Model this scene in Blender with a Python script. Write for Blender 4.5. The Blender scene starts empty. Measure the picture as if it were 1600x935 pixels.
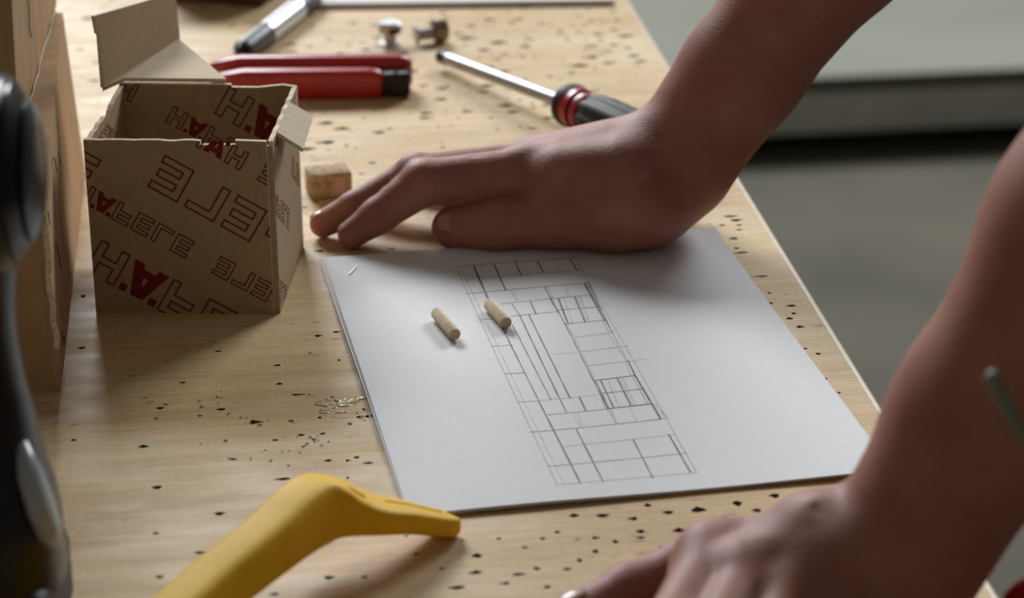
import bpy, bmesh, math, random
import numpy as np
from mathutils import Vector, Matrix
from mathutils.geometry import delaunay_2d_cdt

S = bpy.context.scene
C = S.collection

# ------------------------------------------------------------------ camera
F_PX, PITCH, ROLL, CAM_H = 4020.0, .3914, -.0079, .4926     # table top is z = 0
_fw = np.array([0, math.cos(PITCH), -math.sin(PITCH)])
_r0 = np.array([1., 0, 0]); _u0 = np.cross(_r0, _fw)
_rt = math.cos(ROLL)*_r0 + math.sin(ROLL)*_u0
_up = -math.sin(ROLL)*_r0 + math.cos(ROLL)*_u0
cam = bpy.data.objects.new('camera', bpy.data.cameras.new('camera'))
C.objects.link(cam); S.camera = cam
cam.data.sensor_width = 36.0
cam.data.lens = F_PX/1600*36
cam.data.clip_start = .05; cam.data.clip_end = 60
M = Matrix.Identity(4)
for i in range(3):
    M[i][0] = _rt[i]; M[i][1] = _up[i]; M[i][2] = -_fw[i]
M[2][3] = CAM_H
cam.matrix_world = M
cam.data.dof.use_dof = True
cam.data.dof.focus_distance = 1.215
cam.data.dof.aperture_fstop = 8.6

# ------------------------------------------------------------------ light
S.view_settings.view_transform = 'Standard'
S.view_settings.look = 'None'
S.view_settings.gamma = 1
S.view_settings.use_curve_mapping = False
S.view_settings.exposure = 0.0
W = bpy.data.worlds.new('world'); S.world = W; W.use_nodes = True
W.node_tree.nodes['Background'].inputs[0].default_value = (.95, .90, .82, 1)
W.node_tree.nodes['Background'].inputs[1].default_value = .12
WINS = ((-1.75, 5.85, 2.75, 2.2, 1.5, 300), (2.45, 5.85, 2.75, 2.0, 1.5, 230))   # two high workshop windows behind the bench
for wx, wy_, wz, ww, wh, en in WINS:
    ld = bpy.data.lights.new('window_daylight', 'AREA'); ld.shape = 'RECTANGLE'
    ld.size = ww; ld.size_y = wh; ld.energy = en; ld.color = (.93, .97, 1.0)
    lo = bpy.data.objects.new('window_daylight', ld); C.objects.link(lo)
    lo.location = (wx, wy_, wz)
    lo.rotation_euler = (Vector((.0, 1.2, 0)) - lo.location).to_track_quat('-Z', 'Y').to_euler()

# ------------------------------------------------------------------ helpers
def tp(x, y, z=0.0):
    """point of the place at height z that stands at this spot of the photograph"""
    d = _fw + _rt*(x-800)/F_PX - _up*(y-467.5)/F_PX
    t = (z-CAM_H)/d[2]
    return Vector((d[0]*t, d[1]*t, z))

def tag(o, label=None, cat=None, group=None, kind=None):
    if label: o['label'] = label
    if cat: o['category'] = cat
    if group: o['group'] = group
    if kind: o['kind'] = kind
    return o

def empty(name, loc=(0, 0, 0), rz=0.0):
    o = bpy.data.objects.new(name, None); C.objects.link(o)
    o.empty_display_size = .02
    o.location = loc; o.rotation_euler = (0, 0, rz)
    return o

def mesh(name, verts, faces, mat, parent=None, smooth=False, mats=None, mi=None, local=False):
    """world-space verts; when the parent is placed, they are turned into its space"""
    me = bpy.data.meshes.new(name)
    vs = [Vector(v) for v in verts]
    if parent is not None and not local:
        inv = world_of(parent).inverted()
        vs = [inv @ v for v in vs]
    me.from_pydata([tuple(v) for v in vs], [], [tuple(f) for f in faces])
    me.materials.append(mat)
    for m in (mats or []): me.materials.append(m)
    if mi is not None: me.polygons.foreach_set('material_index', mi)
    if smooth: me.polygons.foreach_set('use_smooth', [True]*len(me.polygons))
    me.update()
    o = bpy.data.objects.new(name, me); C.objects.link(o)
    if parent is not None: o.parent = parent
    return o

def world_of(o):
    m = Matrix.LocRotScale(o.location, o.rotation_euler, o.scale)
    return world_of(o.parent) @ m if o.parent else m

def bm_obj(name, bm, mat, parent=None, smooth=False, ang=None):
    bmesh.ops.recalc_face_normals(bm, faces=bm.faces[:])
    me = bpy.data.meshes.new(name); bm.to_mesh(me); bm.free()
    me.materials.append(mat)
    if smooth:
        me.polygons.foreach_set('use_smooth', [True]*len(me.polygons))
        if ang: me.set_sharp_from_angle(angle=math.radians(ang))
    o = bpy.data.objects.new(name, me); C.objects.link(o)
    if parent is not None: o.parent = parent
    return o

def bx(bm, c, s, rz=0, bev=0, seg=2, rot=None):
    r = bmesh.ops.create_cube(bm, size=1)
    m = Matrix.Translation(c) @ (rot.to_4x4() if rot else Matrix.Rotation(rz, 4, 'Z')) @ Matrix.Diagonal((*s, 1))
    bmesh.ops.transform(bm, matrix=m, verts=r['verts'])
    if bev:
        es = list({e for v in r['verts'] for e in v.link_edges})
        bmesh.ops.bevel(bm, geom=es, offset=bev, segments=seg, affect='EDGES', profile=.5)
    return bm

def slab(bm, poly, n, th):
    """flat polygon pushed th along n on both sides: a board with thickness"""
    n = Vector(n).normalized()
    a = [bm.verts.new(Vector(p) + n*th/2) for p in poly]
    b = [bm.verts.new(Vector(p) - n*th/2) for p in poly]
    bm.faces.new(a); bm.faces.new(b[::-1])
    k = len(poly)
    for i in range(k):
        bm.faces.new((a[i], b[i], b[(i+1) % k], a[(i+1) % k]))
    return bm

def sweep(bm, pts, secs, up=(0, 0, 1), seg=20, power=2.0, cap=True):
    """pts: path; secs: (half width, half height) per point; superellipse section"""
    pts = [Vector(p) for p in pts]; up = Vector(up); rings = []
    for i, p in enumerate(pts):
        t = (pts[min(i+1, len(pts)-1)] - pts[max(i-1, 0)]).normalized()
        s = t.cross(up)
        if s.length < 1e-4: s = t.cross(Vector((1, 0, 0)))
        s.normalize(); u = s.cross(t).normalized()
        a, b = secs[i]; ring = []
        for k in range(seg):
            th = 2*math.pi*k/seg; c, n = math.cos(th), math.sin(th)
            x = a*math.copysign(abs(c)**(2/power), c); y = b*math.copysign(abs(n)**(2/power), n)
            ring.append(bm.verts.new(p + s*x + u*y))
        rings.append(ring)
    for i in range(len(rings)-1):
        for k in range(seg):
            bm.faces.new((rings[i][k], rings[i][(k+1) % seg], rings[i+1][(k+1) % seg], rings[i+1][k]))
    if cap:
        bm.faces.new(rings[0][::-1]); bm.faces.new(rings[-1])
    return bm

def smooth_path(pts, n):
    """Catmull-Rom through tuples of any length"""
    P = [np.array(p, float) for p in pts]; P = [2*P[0]-P[1]] + P + [2*P[-1]-P[-2]]
    out = []
    for i in range(1, len(P)-2):
        for k in range(n):
            t = k/n
            out.append(.5*((2*P[i]) + (-P[i-1]+P[i+1])*t + (2*P[i-1]-5*P[i]+4*P[i+1]-P[i+2])*t*t + (-P[i-1]+3*P[i]-3*P[i+1]+P[i+2])*t**3))
    out.append(P[-2]); return out

def lathe(bm, a, axis, prof, seg=28, flute=0, fd=0.0):
    """prof: (distance along axis, radius); flute: number of grooves of depth fd"""
    a = Vector(a); ax = Vector(axis).normalized()
    s = ax.cross(Vector((0, 0, 1)))
    if s.length < 1e-3: s = Vector((1, 0, 0))
    s.normalize(); u = s.cross(ax).normalized(); rings = []
    for d, r in prof:
        ring = []
        for k in range(seg):
            th = 2*math.pi*k/seg
            rr = r
            if flute and fd: rr = r - fd*(.5-.5*math.cos(th*flute))**1.5 if r > fd*2 else r
            ring.append(bm.verts.new(a + ax*d + s*rr*math.cos(th) + u*rr*math.sin(th)))
        rings.append(ring)
    for i in range(len(rings)-1):
        for k in range(seg):
            bm.faces.new((rings[i][k], rings[i][(k+1) % seg], rings[i+1][(k+1) % seg], rings[i+1][k]))
    bm.faces.new(rings[0][::-1]); bm.faces.new(rings[-1])
    return bm

# ------------------------------------------------------------------ materials
def mat(name, col, rough=.5, metal=0, spec=.5, var=0.0, scale=(30, 30, 30), bump=0.0, bscale=None, sss=0, coat=0, col2=None, detail=6):
    m = bpy.data.materials.new(name); m.use_nodes = True
    N = m.node_tree.nodes; L = m.node_tree.links; b = N['Principled BSDF']
    b.inputs['Roughness'].default_value = rough; b.inputs['Metallic'].default_value = metal
    b.inputs['Specular IOR Level'].default_value = spec
    b.inputs['Coat Weight'].default_value = coat
    if sss:
        b.inputs['Subsurface Weight'].default_value = sss
        b.inputs['Subsurface Radius'].default_value = (1, .35, .2)
        b.inputs['Subsurface Scale'].default_value = .004
    tc = N.new('ShaderNodeTexCoord'); mp = N.new('ShaderNodeMapping'); mp.inputs['Scale'].default_value = scale
    L.new(tc.outputs['Object'], mp.inputs[0])
    nz = N.new('ShaderNodeTexNoise'); nz.inputs['Scale'].default_value = 1; nz.inputs['Detail'].default_value = detail
    L.new(mp.outputs[0], nz.inputs[0])
    cr = N.new('ShaderNodeValToRGB'); cr.color_ramp.elements[0].position = .3; cr.color_ramp.elements[1].position = .7
    c2 = col2 or tuple(min(1, c*(1+var)) for c in col); c1 = col if col2 else tuple(c*(1-var) for c in col)
    cr.color_ramp.elements[0].color = (*c1, 1); cr.color_ramp.elements[1].color = (*c2, 1)
    L.new(nz.outputs[0], cr.inputs[0]); L.new(cr.outputs[0], b.inputs['Base Color'])
    if bump:
        mp2 = N.new('ShaderNodeMapping'); mp2.inputs['Scale'].default_value = bscale or scale
        L.new(tc.outputs['Object'], mp2.inputs[0])
        n2 = N.new('ShaderNodeTexNoise'); n2.inputs['Scale'].default_value = 1; n2.inputs['Detail'].default_value = 4
        L.new(mp2.outputs[0], n2.inputs[0])
        bp = N.new('ShaderNodeBump'); bp.inputs['Strength'].default_value = 1; bp.inputs['Distance'].default_value = bump
        L.new(n2.outputs[0], bp.inputs['Height']); L.new(bp.outputs[0], b.inputs['Normal'])
    return m

def wood_mat(name):
    m = bpy.data.materials.new(name); m.use_nodes = True
    N = m.node_tree.nodes; L = m.node_tree.links; b = N['Principled BSDF']
    tc = N.new('ShaderNodeTexCoord')
    def noise(scale, det=5, dist=0.0):
        mp = N.new('ShaderNodeMapping'); mp.inputs['Scale'].default_value = scale
        mp.inputs['Rotation'].default_value = (0, 0, 0)
        L.new(tc.outputs['Object'], mp.inputs[0])
        n = N.new('ShaderNodeTexNoise'); n.inputs['Scale'].default_value = 1; n.inputs['Detail'].default_value = det
        n.inputs['Distortion'].default_value = dist
        L.new(mp.outputs[0], n.inputs[0]); return n
    def ramp(n, p0, c0, p1, c1):
        r = N.new('ShaderNodeValToRGB'); e = r.color_ramp.elements
        e[0].position = p0; e[0].color = (*c0, 1); e[1].position = p1; e[1].color = (*c1, 1)
        L.new(n.outputs[0], r.inputs[0]); return r
    def mix(kind, a, c, f):
        x = N.new('ShaderNodeMix'); x.data_type = 'RGBA'; x.blend_type = kind
        if isinstance(f, float): x.inputs['Factor'].default_value = f
        else: L.new(f, x.inputs['Factor'])
        L.new(a, x.inputs[6]); L.new(c, x.inputs[7]); return x.outputs[2]
    big = ramp(noise((5, 9, 1), 4, .6), .32, (.60, .405, .19), .68, (.78, .585, .325))
    grain = ramp(noise((9, 170, 1), 6, .3), .3, (.80, .76, .70), .7, (1.05, 1.05, 1.05))
    fine = ramp(noise((60, 900, 1), 3), .35, (.86, .84, .80), .65, (1.06, 1.06, 1.06))
    cross = ramp(noise((700, 50, 1), 3), .42, (.90, .88, .85), .6, (1.02, 1.02, 1.02))
    pale = ramp(noise((7, 22, 1), 6, 1.0), .50, (0, 0, 0), .72, (.5, .5, .5))
    pc = N.new('ShaderNodeRGB'); pc.outputs[0].default_value = (.80, .67, .46, 1)
    c = mix('MULTIPLY', big.outputs[0], grain.outputs[0], .8)
    c = mix('MULTIPLY', c, fine.outputs[0], .8)
    c = mix('MULTIPLY', c, cross.outputs[0], .4)
    c = mix('MIX', c, pc.outputs[0], pale.outputs[0])
    # small dark specks and streaks left by knots
    sp = ramp(noise((95, 330, 1), 4, .4), .295, (1, 1, 1), .345, (0, 0, 0))
    zone = ramp(noise((11, 13, 1), 3), .42, (0, 0, 0), .60, (.85, .85, .85))
    dk = N.new('ShaderNodeRGB'); dk.outputs[0].default_value = (.16, .10, .055, 1)
    f = mix('MULTIPLY', sp.outputs[0], zone.outputs[0], 1.0)
    c = mix('MIX', c, dk.outputs[0], f)
    L.new(c, b.inputs['Base Color'])
    rr = ramp(noise((20, 60, 1), 5), .3, (.46, .46, .46), .7, (.66, .66, .66))
    L.new(rr.outputs[0], b.inputs['Roughness'])
    bp = N.new('ShaderNodeBump'); bp.inputs['Distance'].default_value = .00025; bp.inputs['Strength'].default_value = .8
    hb = mix('ADD', noise((30, 420, 1), 5).outputs[1], noise((260, 40, 1), 4).outputs[1], .6)
    L.new(hb, bp.inputs['Height']); L.new(bp.outputs[0], b.inputs['Normal'])
    b.inputs['Specular IOR Level'].default_value = .42
    return m

WOOD = wood_mat('bench_wood')
PIT = mat('pit_wood', (.115, .068, .036), .8, var=.5, scale=(200, 200, 200))
EDGEW = mat('bench_edge_wood', (.62, .50, .34), .5, var=.15, scale=(20, 200, 200), bump=.0002)
STEELD = mat('bench_steel', (.12, .13, .14), .5, .6, var=.1)
PAPER = mat('paper', (.80, .80, .81), .75, var=.02, scale=(300, 300, 300), bump=.00003, bscale=(1500, 1500, 1500), spec=.3)
PENCIL = mat('pencil', (.16, .16, .17), .7, var=.35, scale=(700, 700, 50))
PENCIL2 = mat('pencil_light', (.42, .42, .43), .7, var=.25, scale=(700, 700, 50))
STEEL = mat('steel', (.50, .51, .53), .42, .7, var=.05)
CARD = mat('cardboard', (.45, .30, .17), .85, var=.14, scale=(18, 60, 18), bump=.00015, bscale=(60, 300, 60), spec=.2)
CARDBOX = mat('cardboard_box', (.40, .285, .17), .85, var=.08, scale=(250, 250, 250), bump=.00006, bscale=(900, 900, 900), spec=.2)
CARDIN = mat('cardboard_inner', (.56, .46, .33), .85, var=.08, scale=(30, 400, 30), bump=.0003, bscale=(20, 380, 20), spec=.2)
CARDEDGE = mat('cardboard_cut', (.72, .62, .47), .9, var=.25, scale=(600, 600, 600), bump=.0003, spec=.2)
PRINT = mat('print_brown', (.14, .036, .024), .8, var=.15, scale=(400, 400, 400), spec=.2)
PRINTR = mat('print_red', (.185, .017, .015), .8, var=.15, scale=(400, 400, 400), spec=.2)
SCRIB = mat('scribble', (.05, .03, .02), .8)
YELLOW = mat('yellow_plastic', (.86, .50, .008), .55, spec=.3, var=.05, scale=(60, 60, 60), bump=.00008, bscale=(700, 700, 700))
YSLOT = mat('yellow_slot', (.42, .20, .004), .7, spec=.1, var=.05)
BLACK = mat('black_plastic', (.006, .0065, .008), .27, var=.2, spec=.32)
BLACKR = mat('black_rubber', (.02, .02, .021), .55, spec=.3, var=.2, bump=.0002, bscale=(300, 300, 300))
HILITE = mat('highlight_grey', (.30, .33, .36), .25, var=.1)  # tone of the drill's gloss highlight, put into a colour
RED = mat('red_plastic', (.42, .016, .02), .33, var=.08, spec=.6)
SILVER = mat('silver_barrel', (.62, .64, .66), .3, .85, var=.05)
DARKG = mat('dark_grip', (.035, .037, .04), .4, var=.2, bump=.0003, bscale=(20, 900, 900))
DOWEL = mat('beech', (.66, .52, .36), .65, var=.12, scale=(300, 300, 300), bump=.0001)
DOWELE = mat('beech_end', (.50, .37, .23), .8, var=.2, scale=(900, 900, 900))
CORK = mat('cork', (.46, .33, .19), .9, var=.35, scale=(260, 260, 260), bump=.0008, bscale=(300, 300, 300))
LABELP = mat('label_pink', (.55, .36, .30), .8, var=.1)
MAROON = mat('maroon_card', (.11, .03, .025), .7, var=.2)
CONC = mat('concrete', (.058, .051, .033), .85, var=.28, scale=(3.2, 3.2, 3.2), bump=.002, bscale=(160, 160, 160))
PALE = mat('pale_board', (.165, .167, .132), .7, var=.10, scale=(3, 3, 3))
GREYB = mat('grey_board', (.62, .62, .58), .75, var=.12, scale=(5, 5, 5))
DARKB = mat('dark_board', (.30, .26, .19), .8, var=.2)
WALL = mat('plaster', (.55, .54, .50), .9, var=.05, scale=(2, 2, 2))
FRAME = mat('window_paint', (.7, .7, .68), .5)
CLOTH = mat('tshirt_cotton', (.06, .07, .09), .9, var=.12, scale=(900, 900, 900), bump=.0004, bscale=(900, 900, 900), spec=.2)
DENIM = mat('work_trousers', (.05, .055, .06), .9, var=.2, scale=(600, 600, 600), bump=.0004, spec=.2)
LEATHER = mat('shoe_leather', (.05, .03, .02), .5, var=.2)
HAIRM = mat('hair', (.035, .022, .014), .6, var=.3, scale=(40, 400, 400), bump=.001)
SKIN = mat('skin', (.32, .115, .082), .54, col2=(.40, .175, .125), scale=(38, 38, 38), bump=.00030, bscale=(520, 900, 900), sss=.12, spec=.38, detail=3)
NAIL = mat('nail', (.43, .22, .16), .3, var=.05, spec=.5)

# ------------------------------------------------------------------ the setting
FLOOR_Z = -.88
bm = bmesh.new(); bx(bm, (0, 2.5, FLOOR_Z-.05), (12, 11, .1))
tag(bm_obj('floor', bm, CONC), kind='structure')
wz0, wz1, wy = 1.9, 3.6, 6.1                          # wall with the two high window openings
bm = bmesh.new(); xs = [-6]
for q in WINS: xs += [q[0]-q[3]/2-.1, q[0]+q[3]/2+.1]
xs.append(6)
for k in range(0, len(xs), 2): bx(bm, ((xs[k]+xs[k+1])/2, wy, 2.06), (xs[k+1]-xs[k], .2, 5.88))
for k in (1, 3):
    bx(bm, ((xs[k]+xs[k+1])/2, wy, (FLOOR_Z+wz0)/2), (xs[k+1]-xs[k], .2, wz0-FLOOR_Z)); bx(bm, ((xs[k]+xs[k+1])/2, wy, (5+wz1)/2), (xs[k+1]-xs[k], .2, 5-wz1))
tag(bm_obj('wall_back', bm, WALL), kind='structure')
for k in (1, 3):
    bm = bmesh.new()
    for x in (xs[k]+.03, (xs[k]+xs[k+1])/2, xs[k+1]-.03): bx(bm, (x, wy, (wz0+wz1)/2), (.06, .1, wz1-wz0))
    for z in (wz0+.03, wz1-.03): bx(bm, ((xs[k]+xs[k+1])/2, wy, z), (xs[k+1]-xs[k], .1, .06))
    tag(bm_obj('window_%d' % ((k+1)//2), bm, FRAME), kind='structure')

# low platform standing on the floor behind the bench
pf = empty('low_platform', (0, 0, FLOOR_Z))
tag(pf, 'low pale green-grey platform with dark gaps on the floor behind the bench', 'platform')
PA, PB = tp(900, 137, -.75), tp(1750, 100, -.75)
pd = (PB-PA).normalized(); pn = Vector((-pd.y, pd.x, 0))
def pbox(name, along0, along1, back0, back1, z0, z1, m):
    b_ = bmesh.new(); L_ = (PB-PA).length
    c = PA + pd*L_*(along0+along1)/2 + pn*(back0+back1)/2; c.z = (z0+z1)/2 - FLOOR_Z
    bx(b_, c, (L_*(along1-along0), back1-back0, z1-z0), math.atan2(pd.y, pd.x), .004)
    return bm_obj(name, b_, m, pf)
pbox('top_board', 0, 1, 0, 1.3, -.765, -.75, PALE)
pbox('recess', .005, .995, .03, 1.25, -.780, -.765, DARKB)
pbox('front_beam', .005, .995, .012, .09, -.850, -.780, GREYB)
pbox('shade_fill_board', .005, .995, .092, .13, FLOOR_Z, -.780, DARKB)  # added olive board, softens the black shade under the platform
for a in (.02, .27, .52, .77, .96): pbox('block', a, a+.05, .95, 1.2, FLOOR_Z, -.780, DARKB)

# ------------------------------------------------------------------ workbench
random.seed(7)
E0 = Vector((.1664, 1.08, 0)); TD = Vector((-.1235, .9923, 0)).normalized(); TN = Vector((TD.y, -TD.x, 0))
TANG = math.atan2(TN.y, TN.x)                      # bench x axis runs towards its right edge
bench = empty('workbench', (E0.x, E0.y, FLOOR_Z), TANG)
tag(bench, 'worn pale wooden workbench with many dark knot pits under the drawing', 'workbench')
HB = -FLOOR_Z
def bl(p):                                          # world -> bench plane
    d = Vector((p[0], p[1], 0)) - E0
    return d.dot(TN), d.dot(TD)
RAD = .004
X0, X1, Y0, Y1 = -.95, -RAD, -.62, 1.05
pits = []
big = [(250,638,9,3),(345,640,10,3),(397,660,12,5),(312,650,5,2),(430,688,7,2.5),(455,658,7,2.5),(471,680,7,3),(490,687,6,2),(512,720,9,3),
 (505,678,7,2),(225,698,10,3.5),(245,762,11,4),(343,803,12,4),(243,834,7,2.5),(312,864,13,3),(250,902,9,3),(428,929,10,3),(115,688,7,2.5),
 (500,653,4,3),(560,652,5,3),(568,640,3,3),(574,651,5,3.5),(543,747,3,3),(365,718,9,2),(440,749,16,3),(543,720,5,3),(558,715,6,3),(575,724,12,2.5),
 (465,617,16,2),(437,600,7,2.5),(434,571,7,2.5),(530,563,4,2),(285,598,7,2),(342,549,6,2),(497,525,8,3),(525,519,7,2.5),(127,544,8,3),(130,463,6,4),
 (940,806,13,4),(990,811,9,4),(1012,790,8,4),(1045,801,11,4),(1063,829,12,5),(1048,830,10,3),(1000,831,9,4),(980,832,7,3),(930,841,9,3),(962,847,7,4),
 (960,852,8,4),(930,862,8,4),(906,876,6,4),(915,874,5,3),(900,838,14,4),(1100,820,8,4),(1132,809,8,3),(1150,803,11,5),(1136,811,8,3),(1182,798,10,4),
 (1210,775,11,5),(1153,787,9,6),(1254,784,12,4),(1240,796,9,3),(1092,797,16,6),(1107,787,10,4),(1068,795,6,3),(1042,795,7,3),(898,806,10,4),(880,812,10,3),
 (744,869,10,5),(745,895,12,4),(712,919,17,4),(650,866,6,3),(570,902,7,3),(513,903,10,4),(790,912,10,3),(812,898,14,3),(838,889,7,4),(848,842,6,3),
 (870,832,6,3),(760,897,7,3),(820,856,7,2.5),(885,890,9,3),(950,906,6,3),(1035,855,9,3),(780,842,5,2),(690,889,6,2.5),(855,918,8,4),(890,928,7,3),(920,875,14,3),
 (1143,338,16,2.5),(1155,352,6,2.5),(1129,352,6,2.5),(1150,388,5,3),(1146,373,10,3),(1160,395,13,2.5),(1190,432,16,2),(1232,432,9,2.5),(1202,458,4,2.5),(1191,455,4,2),
 (1200,474,9,3.5),(1216,478,6,2.5),(1240,490,5,3),(1233,498,7,3),(1256,506,7,3),(1250,511,9,3),(1292,522,7,2.5),(1288,527,6,3),(1302,524,9,2),(1278,553,5,3),(1285,558,6,3),
 (1290,592,5,2.5),(1294,602,5,2.5),(1258,545,4,2),(1311,614,4,2),(1309,621,4,2),(1344,634,5,2),(1168,350,5,2),(1154,359,7,2)]
for x, y, a, b_ in big:
    p = tp(x, y); k = (p - Vector((0, 0, CAM_H))).length/F_PX
    pits.append((*bl(p), a*k*.95, max(b_*k*2.1*.8, .0011)))
for i in range(16000):
    x = random.uniform(X0+.02, X1-.006); y = random.uniform(Y0+.02, Y1-.02)
    far = min(1, max(0, (y-.12)/.3)); right = min(1, max(0, (x+.33)/.25))
    keep = .018 + .85*far*(.30+.70*right) + .09*right*(1-far)
    cl = math.sin(x*31+2.1)*math.sin(y*23+.7) + math.sin(x*11-y*17)
    if random.random() > keep*(.65+.35*cl): continue
    s = random.random()**2.2
    pits.append((x, y, .0012+.0042*s*(1+.5*far), .0007+.0016*s*(1+.7*far)))
kept = []
grid = {}
for p in pits:
    if not (X0+.012 < p[0] < X1-.0105 and Y0+.01 < p[1] < Y1-.01): continue
    kx, ky = int(p[0]//.02), int(p[1]//.02); ok = True
    for i in (-1, 0, 1):
        for j in (-1, 0, 1):
            for q in grid.get((kx+i, ky+j), ()):
                if abs(q[0]-p[0]) < (q[2]+p[2])*1.35 and abs(q[1]-p[1]) < (q[3]+p[3])*1.5: ok = False
    if ok: grid.setdefault((kx, ky), []).append(p); kept.append(p)
vs, es, zs = [], [], []
def addp(x, y, z): vs.append(Vector((x, y))); zs.append(z); return len(vs)-1
nx, ny = 10, 18
cor = [addp(X0, Y0, 0), addp(X1, Y0, 0), addp(X1, Y1, 0), addp(X0, Y1, 0)]
es += [(cor[i], cor[(i+1) % 4]) for i in range(4)]
for x, y, a, b_ in kept:
    n = 11 if a > .002 else 7
    tail = random.choice((-1, 1))*random.uniform(.0, .9); ph = random.uniform(0, 6)
    out = []
    for k in range(n):
        th = 2*math.pi*k/n; c, s_ = math.cos(th), math.sin(th)
        r = 1 + .18*math.sin(3*th+ph) + .12*math.sin(5*th+2*ph)
        ext = 1 + (abs(tail) if c*tail > 0 else 0)*abs(c)**4
        out.append((x + a*.75*c*r*ext, y + b_*s_*r*(1-.3*abs(c))))
    ids = [addp(u, v, 0) for u, v in out]
    es += [(ids[k], ids[(k+1) % n]) for k in range(n)]
    dep = min(.0016, b_*.9)
    ins = [addp(x+(u-x)*.66, y+(v-y)*.66, -dep*.8) for u, v in out]
    es += [(ins[k], ins[(k+1) % n]) for k in range(n)]
    addp(x, y, -dep)
ov, oe, of, sv, se, sf = delaunay_2d_cdt(vs, es, [], 0, 1e-7)
npt = len(vs)
V, Fc, MI = [], [], []
for i, v in enumerate(ov):
    z = zs[sv[i][0]] if sv[i] else 0
    V.append((v.x, v.y, z + HB))
for f in of:
    Fc.append(f); MI.append(1 if min(V[i][2] for i in f) < HB-1e-5 else 0)
# rounded rim and underside, along the whole perimeter
TH = .042
prof = [(0, 0)] + [(RAD*math.sin(a), -RAD+RAD*math.cos(a)) for a in (math.pi/8, math.pi/4, 3*math.pi/8, math.pi/2)] + [(RAD, -TH), (-.02, -TH)]
base = len(V); cs = [(X0, Y0, -1, -1), (X1, Y0, 1, -1), (X1, Y1, 1, 1), (X0, Y1, -1, 1)]
for (o, z) in prof:
    for (x, y, sx, sy) in cs: V.append((x+sx*o, y+sy*o, z+HB))
for i in range(len(prof)-1):
    for k in range(4):
        a = base+i*4; Fc.append((a+k, a+4+k, a+4+(k+1) % 4, a+(k+1) % 4)); MI.append(2)
Fc.append([base+(len(prof)-1)*4+k for k in (3, 2, 1, 0)]); MI.append(2)
top = mesh('tabletop', V, Fc, WOOD, bench, mats=[PIT, EDGEW], mi=MI, local=True)
for (x, y) in ((X0+.08, Y0+.1), (X1-.08, Y0+.1), (X0+.08, Y1-.1), (X1-.08, Y1-.1)):
    b_ = bmesh.new(); bx(b_, (x, y, (HB-TH)/2), (.06, .06, HB-TH), 0, .003); bm_obj('leg', b_, STEELD, bench)
for x in (X0+.08, X1-.08):
    b_ = bmesh.new(); bx(b_, (x, (Y0+Y1)/2, HB-TH-.04), (.04, Y1-Y0-.26, .07), 0, .003); bm_obj('rail', b_, STEELD, bench)
for y in (Y0+.1, Y1-.1):
    b_ = bmesh.new(); bx(b_, ((X0+X1)/2, y, HB-TH-.04), (X1-X0-.22, .04, .07), 0, .003); bm_obj('rail', b_, STEELD, bench)

# dried glue beside the drawing
m = bmesh.new(); rg_ = random.Random(5); bi = world_of(bench).inverted()
for i in range(34):
    p = tp(500+i*2.9+rg_.uniform(-2, 2), 630-i*.25+rg_.uniform(-4, 4)) if i < 24 else tp(rg_.uniform(505, 540), rg_.uniform(628, 645))
    r = rg_.uniform(.0008, .0022)
    bmesh.ops.create_icosphere(m, subdivisions=2, radius=1, matrix=Matrix.Translation(bi @ p) @ Matrix.Diagonal((r*1.6, r, .0004, 1)))
tag(bm_obj('dried_glue', m, mat('glue', (.60, .47, .28), .2, spec=.5, var=.05), bench, True), 'pale shiny smear of dried glue', kind='stuff')

# crumbs of wood dust
V, Fc = [], []
spots = [(572, 650, 26, 18), (490, 690, 40, 14), (400, 662, 30, 12), (430, 700, 70, 30), (520, 628, 40, 10), (330, 640, 90, 40)]
for i in range(80):
    sx, sy, rx, ry = spots[i % 6]
    p = tp(random.gauss(sx, rx*.5), random.gauss(sy, ry*.5)); r = random.uniform(.0002, .0007)
    d = Vector((random.uniform(-1, 1), random.uniform(-1, 1), .2)).normalized()*r*random.uniform(1, 2.2)
    s = Vector((-d.y, d.x, 0))*.5; o = len(V); u = Vector((0, 0, r))
    V += [p-d-s, p+d-s, p+d+s, p-d+s, p-d*.6-s*.6+u, p+d*.6-s*.6+u, p+d*.6+s*.6+u, p-d*.6+s*.6+u]
    Fc += [[o+k for k in f] for f in ((3,2,1,0),(4,5,6,7),(0,1,5,4),(1,2,6,5),(2,3,7,6),(3,0,4,7))]
tag(mesh('wood_crumbs', V, Fc, DOWEL), 'tiny wood crumbs scattered on the bench left of the drawing', 'crumbs', kind='stuff')

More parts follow.
